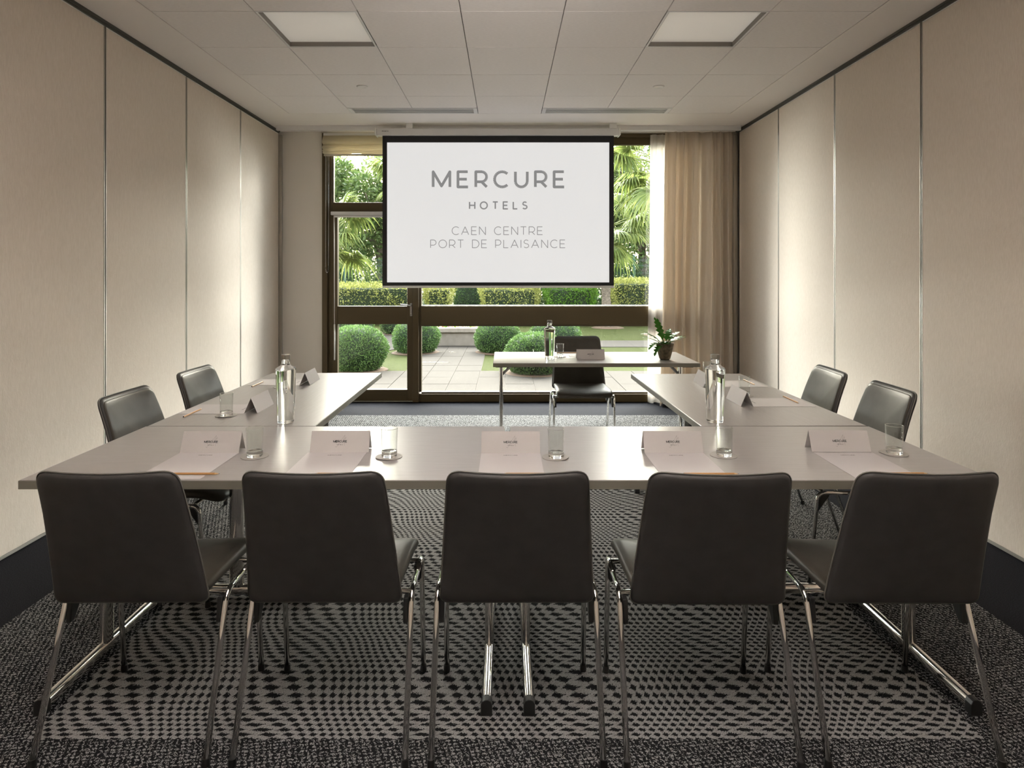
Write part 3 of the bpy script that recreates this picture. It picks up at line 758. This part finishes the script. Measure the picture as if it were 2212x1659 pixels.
def swoosh():
    pts = [(-.016, -.017), (-.012, -.020), (-.006, -.012), (.004, .006), (.013, .019), (.0155, .0225), (.0150, .016), (.0105, .004), (.0100, .001), (.0135, .006), (.0185, .014), (.0200, .016), (.0190, .010), (.0165, -.004), (.0160, -.012), (.0185, -.014)]
    out = []
    for i in range(len(pts)-1):
        for k in range(3):
            t = k/3; out.append(Vector((pts[i][0]*(1-t)+pts[i+1][0]*t, pts[i][1]*(1-t)+pts[i+1][1]*t)))
    return ribbon(out + [Vector(pts[-1])], .0006)
def make_card():
    t = thing('name_card', '', 'name card', (0,0,0), 0, 'folded white name cards')
    w, h, dp, th = .105, .0705, .030, .0006
    mb = MB()
    mb.add([(-w, -dp, 0), (w, -dp, 0), (w, 0, h), (-w, 0, h), (-w, dp, 0), (w, dp, 0),
            (-w, -dp+th*1.2, 0), (w, -dp+th*1.2, 0), (w, 0, h-th*3), (-w, 0, h-th*3), (-w, dp-th*1.2, 0), (w, dp-th*1.2, 0)],
           [(0,1,2,3), (3,2,5,4), (7,6,9,8), (8,9,10,11), (1,7,8,2), (2,8,11,5), (0,3,9,6), (3,4,10,9), (0,6,7,1), (4,5,11,10)])
    mb.obj('folded_card', CARD, t)
    s = Vector((0, dp, h)).normalized()
    def on(u, v): return (u, -dp/2 - .0006 + s.y*v, h/2 + .0003 + s.z*v)
    quads_mesh(text_quads('MERCURE', -.024, .024, -.003, .0066, .0016, .42), on).obj('lettering', INK, t)
    quads_mesh(text_quads('HOTELS', -.0105, .0105, -.0125, .0030, .0006, .8), on).obj('lettering', INK, t)
    quads_mesh(swoosh(), on).obj('emblem_line', INKG, t)
    return t
CARD0 = make_card()
cards = [(-1.056, 2.323, 0, 'name card at the far left of the front row'), (-.595, 2.329, 0.02, 'second name card from the left in the front row'),
         (.0184, 2.319, 0, 'name card in the middle of the front row'), (.601, 2.324, -.006, 'second name card from the right in the front row'),
         (1.205, 2.335, -.03, 'name card at the far right of the front row'),
         (-1.166, 3.05, -PI/2+.0, 'nearer name card on the left side table'), (-1.152, 3.79, -PI/2+.02, 'farther name card on the left side table'),
         (1.162, 3.20, PI/2, 'nearer name card on the right side table'), (1.145, 3.725, PI/2-.02, 'farther name card on the right side table'),
         (.638, 4.835, .0, 'name card on the presenter table')]
for k, (x, y, rz, lab) in enumerate(cards):
    z = ZT+.0009
    if k == 0: CARD0.location = (x, y, z); CARD0['label'] = lab
    else: dup(CARD0, (x, y, z), rz, lab)
def make_paper():
    t = thing('paper_sheet', '', 'paper', (0,0,0), 0, 'white writing sheets')
    n = 10; vs = []
    for z in (0, .0005):
        for j in range(n+1):
            for i in (-.105, .105): vs.append((i, -.1485+.297*j/n, z + .0002*math.sin(j*.9)))
    fs = []
    for j in range(n): a = 2*j; fs.append((a, a+2, a+3, a+1)); a += 2*(n+1); fs.append((a, a+1, a+3, a+2))
    M = 2*(n+1); fs += [(0, 1, M+1, M), (2*n+1, 2*n, M+2*n, M+2*n+1)]
    for j in range(n): fs += [(2*j+2, 2*j, M+2*j, M+2*j+2), (2*j+1, 2*j+3, M+2*j+3, M+2*j+1)]
    MB().add(vs, fs).obj('sheet', PAPER, t)
    quads_mesh(text_quads('MERCURE', -.024, .024, .110, .0062, .0013, .42), lambda u, v: (u, v, .0009)).obj('lettering', INK, t)
    return t
PAP0 = make_paper()
papers = [(-1.056, 2.152, 0, 'sheet of paper before the far left name card'), (-.600, 2.152, .01, 'sheet of paper before the second name card from the left'),
          (.0184, 2.150, 0, 'sheet of paper before the middle name card'), (.600, 2.150, -.004, 'sheet of paper before the second name card from the right'),
          (1.203, 2.152, -.02, 'sheet of paper before the far right name card'),
          (-1.348, 3.04, -PI/2, 'sheet of paper at the nearer place on the left side table'), (-1.335, 3.79, -PI/2, 'sheet of paper at the farther place on the left side table'),
          (1.345, 3.198, PI/2, 'sheet of paper at the nearer place on the right side table'), (1.335, 3.735, PI/2, 'sheet of paper at the farther place on the right side table'),
          (.60, 5.085, PI, 'sheet of paper on the presenter table behind the name card')]
for k, (x, y, rz, lab) in enumerate(papers):
    if k == 0: PAP0.location = (x, y, ZT+.0001); PAP0['label'] = lab
    else: dup(PAP0, (x, y, ZT+.0001), rz, lab)
def make_pencil():
    t = thing('pencil', '', 'pencil', (0,0,0), 0, 'natural wood pencils')
    MB().tube([(-.0875, 0, .0035), (.072, 0, .0035)], .0036, 6).obj('barrel', WOODP, t)
    MB().tube([(.072, 0, .0035), (.0845, 0, .0035)], [.0036, .0009], 6).obj('sharpened_tip', mat('cut_wood', (0.62, 0.42, 0.22), 0.6), t)
    MB().tube([(.0845, 0, .0035), (.0875, 0, .0035)], [.0009, .0002], 6).obj('lead', LEAD, t)
    MB().tube([(-.0885, 0, .0035), (-.0872, 0, .0035)], .0033, 6).obj('end_dip', LEAD, t)
    return t
PEN0 = make_pencil()
pens = [(-.9955, 2.045, 0, 'at the far left of the front row'), (-.5235, 2.043, PI, 'at the second place from the left in the front row'),
        (.074, 2.043, PI, 'at the middle place of the front row'), (.654, 2.043, 0, 'at the second place from the right in the front row'),
        (1.2575, 2.047, 0, 'at the far right of the front row'), (-1.430, 2.945, PI/2, 'at the nearer place on the left side table'),
        (-1.428, 3.71, PI/2, 'at the farther place on the left side table'), (1.441, 3.248, -PI/2, 'at the nearer place on the right side table'),
        (1.428, 3.77, -PI/2, 'at the farther place on the right side table'), (.50, 5.17, 0, 'at the back of the presenter table')]
for k, (x, y, rz, w) in enumerate(pens):
    if k == 0: PEN0.location = (x, y, ZT+.0007); PEN0['label'] = 'wooden pencil '+w
    else: dup(PEN0, (x, y, ZT+.0007), rz, 'wooden pencil '+w)

# potted plant
pp = thing('potted_plant', 'small green fern-like plant in a rough brown clay pot on the presenter table', 'plant', (1.186, 4.79, ZT))
pt = MB().lathe([(0, 0), (.032, 0), (.040, .010), (.050, .045), (.060, .095), (.0655, .118), (.064, .121), (.060, .118), (.052, .085), (0, .085)], 40).obj('pot', POT, pp, smooth=True)
MB().lathe([(0, .098), (.054, .098), (.056, .094), (0, .092)], 24).obj('soil', SOIL, pt)
def leaf(L, Wd, lobes, droop, rise):
    mb = MB(); n = lobes*2; vs = []
    for i in range(n+1):
        t = i/n; r = L*t; z = rise*L*t - droop*L*t*t; w = Wd*math.sin(PI*min(1, t*.92+.06))**.8
        if t > .12: w *= (1.0 if i % 2 else .42)
        back = .30*w if i % 2 else 0
        if t < .22: w = .0025
        vs += [(r+back, w, z+.15*w), (r, 0, z), (r+back, -w, z+.15*w)]
    fs = []
    for i in range(n): a = 3*i; fs += [(a, a+1, a+4, a+3), (a+1, a+2, a+5, a+4)]
    mb.add(vs, fs); return mb
for (az_, L, Wd, dr, ri) in ((175, .125, .026, .75, 1.15), (192, .115, .030, .60, .80), (158, .12, .024, 1.2, 1.25), (205, .095, .030, 1.5, .85), (222, .085, .026, 1.9, .75),
                            (112, .085, .022, .35, 1.9), (98, .10, .022, .4, 1.6), (12, .115, .026, .9, 1.0), (-8, .10, .028, .75, .95), (30, .10, .026, 1.0, 1.35), (-35, .08, .024, .8, 1.0), (255, .07, .026, 1.1, 1.1), (60, .09, .024, .9, 1.5)):
    o = leaf(L*1.55, Wd*1.35, 7, dr*.62, ri*.95).obj('leaf', HOUSE, pp); o.location = (0, 0, .098); o.rotation_euler = (0, 0, math.radians(az_))
    so_ = o.modifiers.new('s', 'SOLIDIFY'); so_.thickness = .0008

# =================================================================== GARDEN
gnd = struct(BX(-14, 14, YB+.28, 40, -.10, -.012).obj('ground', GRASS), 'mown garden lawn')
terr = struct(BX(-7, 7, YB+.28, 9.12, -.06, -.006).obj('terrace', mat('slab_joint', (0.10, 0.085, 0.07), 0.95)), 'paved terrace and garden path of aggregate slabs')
sw, sd_ = .355, .54
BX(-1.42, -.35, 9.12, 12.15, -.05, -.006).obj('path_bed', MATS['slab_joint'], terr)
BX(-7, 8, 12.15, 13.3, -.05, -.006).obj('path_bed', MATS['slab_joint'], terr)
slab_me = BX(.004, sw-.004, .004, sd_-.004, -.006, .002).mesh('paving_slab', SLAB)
def slab(x, y, par=terr):
    o = bpy.data.objects.new('paving_slab', slab_me); COL.objects.link(o); o.parent = par
    o.location = (x, y, random.uniform(-.0015, .0015)); return o
for j in range(4):
    for i in range(-10, 12): slab(i*sw, 7.0+.0 + j*sd_ - .0 if j else 7.19-.0, terr) if False else slab(i*sw, 9.12-(j+1)*sd_+.0, terr)
for j in range(6):
    for i in range(-4, -1): slab(i*sw, 9.12+j*sd_)
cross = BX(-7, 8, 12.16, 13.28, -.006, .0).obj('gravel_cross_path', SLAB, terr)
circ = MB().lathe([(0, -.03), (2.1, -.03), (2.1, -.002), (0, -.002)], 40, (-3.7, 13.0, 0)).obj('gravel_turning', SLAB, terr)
# planter
pln = thing('stone_planter', 'low pale stone planter wall at the end of the path', 'planter', (-.95, 12.75, 0))
BX(-.95, .95, -.50, .50, 0, .26).obj('wall', STONE, pln, bevel=.01)
BX(-1.0, 1.0, -.55, .55, .26, .345).obj('coping', STONE, pln, bevel=.012)
n = 1500; pts = np.stack([RNG.uniform(-.9, .9, n), RNG.uniform(-.45, .45, n), RNG.uniform(.34, .46, n)], 1)
leaf_cloud('flowers', pts, np.tile([0, 0, 1.], (n, 1)), .04, .016, FLOWER, pln)
n = 1200; pts = np.stack([RNG.uniform(-.9, .9, n), RNG.uniform(-.45, .45, n), RNG.uniform(.34, .42, n)], 1)
leaf_cloud('foliage', pts, np.tile([0, 0, 1.], (n, 1)), .05, .012, HGREEN, pln)

def topiary(x, y, r, h, n, label, lf=.034, m=YEW):
    t = thing('topiary_bush', label, 'bush', (x, y, 0), 0, 'clipped yew domes')
    prof = []
    for k in range(13):
        a = PI*k/12; rr = r*.93*math.sin(a)**.75; zz = h*(.42-.46*math.cos(a)) if True else 0
        prof.append((max(rr, 0.0), max(.01, zz)))
    MB().lathe(prof, 28).obj('core', YEWDARK, t, smooth=True)
    u = RNG.uniform(0, 2*PI, n); c = RNG.uniform(-.92, 1, n); s = np.sqrt(1-c*c)
    lump = 1+.035*np.sin(u*3+c*4)+.03*np.sin(u*7-c*5)
    q = s**.75*r*lump*RNG.uniform(.90, 1.0, n)
    pts = np.stack([q*np.cos(u), q*np.sin(u), np.maximum(.02, h*(.42+.50*c*RNG.uniform(.93, 1.0, n)))], 1)
    nr = np.stack([s*np.cos(u), s*np.sin(u), c*.9+.15], 1)
    leaf_cloud('foliage', pts, nr, lf, lf*.20, m, t, .55)
    MB().lathe([(0, -.008), (r*1.05, -.008), (r*.95, .008), (0, .010)], 24).obj('earth_ring', EARTH, t, smooth=True)
    return t
topiary(-2.14, 9.25, .43, .68, 13000, 'large rounded yew bush close to the window, left of the door')
topiary(-3.34, 14.2, .42, .58, 3500, 'small round yew bush far left, partly behind the large one')
topiary(-2.50, 14.8, .38, .58, 3500, 'small round yew bush at the far side of the gravel, right of its twin')
topiary(-1.57, 11.3, .41, .62, 9000, 'round yew bush left of the garden path, behind the window post')
topiary(-.14, 11.35, .40, .60, 9000, 'round yew bush on the right edge of the garden path')
topiary(.42, 8.98, .43, .60, 12000, 'round yew bush just outside, behind the presenter table bottle')
topiary(.88, 11.5, .47, .62, 7000, 'round yew bush behind the presenter chair')

def hedge(x0, x1, y0, y1, h, n, m, label, lf=.055, name='hedge'):
    t = thing(name, label, 'hedge', ((x0+x1)/2, (y0+y1)/2, 0), 0, 'garden hedge')
    hx, hy = (x1-x0)/2, (y1-y0)/2
    BX(-hx+.12, hx-.12, -hy+.12, hy-.12, 0, h-.12).obj('core', YEWDARK, t, bevel=.1)
    A = np.array([2*hx*h, 2*hx*2*hy, 2*hy*h, 2*hy*h]); kf = RNG.choice(4, n, p=A/A.sum())
    a = RNG.uniform(-1, 1, n); b = RNG.uniform(0, 1, n); pts = np.zeros((n, 3)); nr = np.zeros((n, 3))
    f = kf == 0; pts[f] = np.stack([a*hx, -hy+0*a, b*h], 1)[f]; nr[f] = (0, -1, .2)
    f = kf == 1; pts[f] = np.stack([a*hx, (b*2-1)*hy, h+0*a], 1)[f]; nr[f] = (0, 0, 1)
    f = kf == 2; pts[f] = np.stack([-hx+0*a, a*hy, b*h], 1)[f]; nr[f] = (-1, 0, .2)
    f = kf == 3; pts[f] = np.stack([hx+0*a, a*hy, b*h], 1)[f]; nr[f] = (1, 0, .2)
    pts += .05*np.stack([np.sin(pts[:, 2]*7+pts[:, 0]*3), np.sin(pts[:, 0]*5+pts[:, 2]*4), np.sin(pts[:, 0]*4+pts[:, 1]*6)], 1)
    pts -= nr*RNG.uniform(0, .14, n)[:, None]; pts[:, 2] = np.maximum(.02, pts[:, 2])
    leaf_cloud('foliage', pts, nr, lf, lf*.32, m, t, .8)
    return t
hedge(-7.2, -2.42, 17.4, 18.6, 1.10, 13000, HYEL, 'pale yellow-green hedge seen through the garden door')
hedge(-2.2, -1.46, 17.3, 18.4, 1.08, 4500, HYEL, 'yellow variegated hedge shrub left of the dark conifer')
hedge(-.70, .90, 17.3, 18.4, 1.06, 6500, HYEL, 'yellow variegated hedge shrub right of the dark conifer')
hedge(1.08, 2.42, 17.2, 18.3, 1.08, 8500, HGREEN, 'bright green hedge shrub left of the palm trunk')
hedge(2.86, 5.0, 17.2, 18.4, 1.22, 9000, HYEL, 'yellow-green hedge shrub right of the palm trunk')
hedge(5.2, 8.0, 17.2, 18.4, 1.15, 5000, HGREEN, 'bright green hedge shrub at the far right')
cn = thing('conifer', 'dark green conifer filling the gap in the hedge', 'bush', (-1.08, 19.25, 0))
MB().lathe([(.40, 0), (.44, .5), (.36, 1.0), (.15, 1.45), (0, 1.6)], 20).obj('core', YEWDARK, cn, smooth=True)
n = 5000; u = RNG.uniform(0, 2*PI, n); z = RNG.uniform(0, 1.65, n); q = .48*np.clip(1-(z/1.7)**2.5, .05, 1)*RNG.uniform(.9, 1.05, n)
leaf_cloud('foliage', np.stack([q*np.cos(u), q*np.sin(u), z], 1), np.stack([np.cos(u), np.sin(u), .5+0*u], 1), .06, .013, YEW, cn, .5)

# fence
fn = thing('mesh_fence', 'green welded mesh garden fence behind the hedge', 'fence', (0, 20.0, 0))
wb = MB()
for i in range(-150, 171): wb.box(i*.05-.0025, i*.05+.0025, -.003, .003, .05, 1.85)
for z in (.1, .35, .6, .62, .9, 1.12, 1.14, 1.4, 1.62, 1.64, 1.8): wb.box(-7.5, 8.5, -.006, -.001, z-.003, z+.003)
wb.obj('mesh_panel', GFENCE, fn)['kind'] = 'stuff'
for x in (-7.5, -5, -2.5, -1.0, 1.5, 4, 6.5, 8.5): BX(x-.03, x+.03, .006, .066, 0, 1.95).obj('post', GFENCE, fn)

# palms
def frond_mesh(pet, R, nl, pitch, name):
    mb = MB(); cp, spn = math.cos(pitch), math.sin(pitch)
    tip = Vector((pet*math.cos(pitch*.8), 0, pet*math.sin(pitch*.8)))
    mb.tube([(0, 0, 0), tuple(tip*.5+Vector((0, 0, .03))), tuple(tip)], [.012, .009, .007], 6)
    ax = Vector((cp, 0, spn)); side = Vector((0, 1, 0)); up = ax.cross(side)*-1
    for i in range(nl):
        a = math.radians(-140+280*i/(nl-1)); dr = ax*math.cos(a)+side*math.sin(a); L = R*(.72+.28*math.cos(a*.5))*random.uniform(.9, 1.06)
        wv = (side*math.cos(a)-ax*math.sin(a)); pts = []
        drp = random.uniform(.75, 1.5)
        for k in range(6):
            t = k/5; p = tip + dr*L*t; p = p + Vector((0, 0, -1))*L*.40*drp*max(0, t-.35)**1.4*1.6 + up*(-.02*math.cos(a*2))
            if t > .5: p -= dr*L*(t-.5)*.30*drp
            pts.append(p)
        w = [.012, .022, .021, .016, .009, .001]; w = [q*R/.6 for q in w]
        vs = []
        for k, p in enumerate(pts): vs += [tuple(p-wv*w[k]), tuple(p+up*w[k]*.45), tuple(p+wv*w[k])]
        mb.add(vs, [f for k in range(5) for f in ((3*k, 3*k+1, 3*k+4, 3*k+3), (3*k+1, 3*k+2, 3*k+5, 3*k+4))])
    return mb.mesh(name, PALML)
FR = [[frond_mesh(.62, .62, 30, p, 'frond') for p in (1.05, .45, -.10, -.65)] for _ in range(2)]
def palm(x, y, h, label, seed, nf=26, s=1.0):
    t = thing('palm_tree', label, 'palm tree', (x, y, 0), 0, 'fan palms')
    rr = random.Random(seed); path = []; rad = []
    for k in range(15):
        z = h*k/14; path.append((.05*math.sin(z*1.3+seed), .04*math.cos(z), z)); rad.append(.105+.018*(k % 2)+(.04 if k == 0 else 0)+(.03 if k > 11 else 0))
    MB().tube(path, rad, 14).obj('trunk', BARK, t)
    MB().lathe([(0, -.008), (.42, -.008), (.36, .012), (0, .03)], 20).obj('earth_ring', EARTH, t)
    for i in range(nf):
        lv = i % 4; o = bpy.data.objects.new('frond', FR[i % 2][lv]); COL.objects.link(o); o.parent = t
        o.location = (path[-1][0], path[-1][1], h-.05-.10*lv + rr.uniform(-.05, .05)); o.rotation_euler = (rr.uniform(-.15, .15), rr.uniform(-.12, .12), i*2.39996+rr.uniform(-.2, .2)); o.scale = (s*rr.uniform(.85, 1.15),)*3
    return t
palm(2.62, 16.5, 2.75, 'fan palm with its trunk rising in front of the hedge right of the screen', 3, 28, 1.15)
palm(3.55, 14.6, 4.0, 'taller fan palm with hanging leaves beside the curtain', 5, 28, 1.25)
palm(-4.05, 14.9, 2.55, 'fan palm whose leaves show through the garden door', 8, 26, 1.15)
palm(-2.32, 16.6, 3.95, 'taller fan palm behind the upper left window pane', 11, 26, 1.2)
palm(.60, 19.2, 3.2, 'fan palm standing behind the projection screen', 13, 22, 1.1)

def tree(x, y, h, R, n, label, seed):
    t = thing('leafy_tree', label, 'tree', (x, y, 0), 0, 'trees beyond the fence')
    rr = random.Random(seed)
    MB().tube([(0, 0, 0), (.1, 0, h*.3), (-.05, .1, h*.6), (.05, 0, h*.85)], [.18, .14, .10, .04], 10).obj('trunk', BARK, t, smooth=True)
    for k in range(5):
        a = k*1.3+seed; MB().tube([(0, 0, h*(.32+.07*k)), (R*.35*math.cos(a), R*.35*math.sin(a), h*(.45+.07*k)), (R*.7*math.cos(a), R*.7*math.sin(a), h*(.55+.07*k))], [.08, .05, .02], 7).obj('branch', BARK, t, smooth=True)
    cl = [(rr.uniform(-R, R)*.85, rr.uniform(-R, R)*.6, rr.uniform(.10, .92)*h, rr.uniform(.55, 1.0)) for _ in range(44)]
    idx = RNG.integers(0, len(cl), n); c = np.array(cl)[idx]; dv = RNG.normal(0, 1, (n, 3)); dv /= np.linalg.norm(dv, axis=1)[:, None]
    pts = c[:, :3] + dv*(c[:, 3]*RNG.uniform(.5, 1, n)**.5)[:, None]; pts[:, 2] = np.clip(pts[:, 2], .3, h)
    leaf_cloud('foliage', pts, dv*[1, 1, .5], .17, .042, TREEL, t, .8)
for a in ((-7.6, 23.5, 6.2, 2.1, 22000, 'leafy tree beyond the fence at the far left', 1), (-4.4, 22.3, 5.8, 2.0, 26000, 'leafy tree beyond the fence behind the left palms', 2),
          (-1.3, 23.5, 6.0, 2.0, 18000, 'leafy tree beyond the fence, left of centre behind the screen', 3), (1.8, 23.2, 5.8, 2.0, 20000, 'leafy tree beyond the fence, right of centre behind the screen', 4),
          (4.6, 22.0, 6.0, 2.0, 28000, 'leafy tree beyond the fence behind the right palms', 5), (7.6, 23.0, 6.2, 2.1, 20000, 'leafy tree beyond the fence at the far right', 6)): tree(*a)
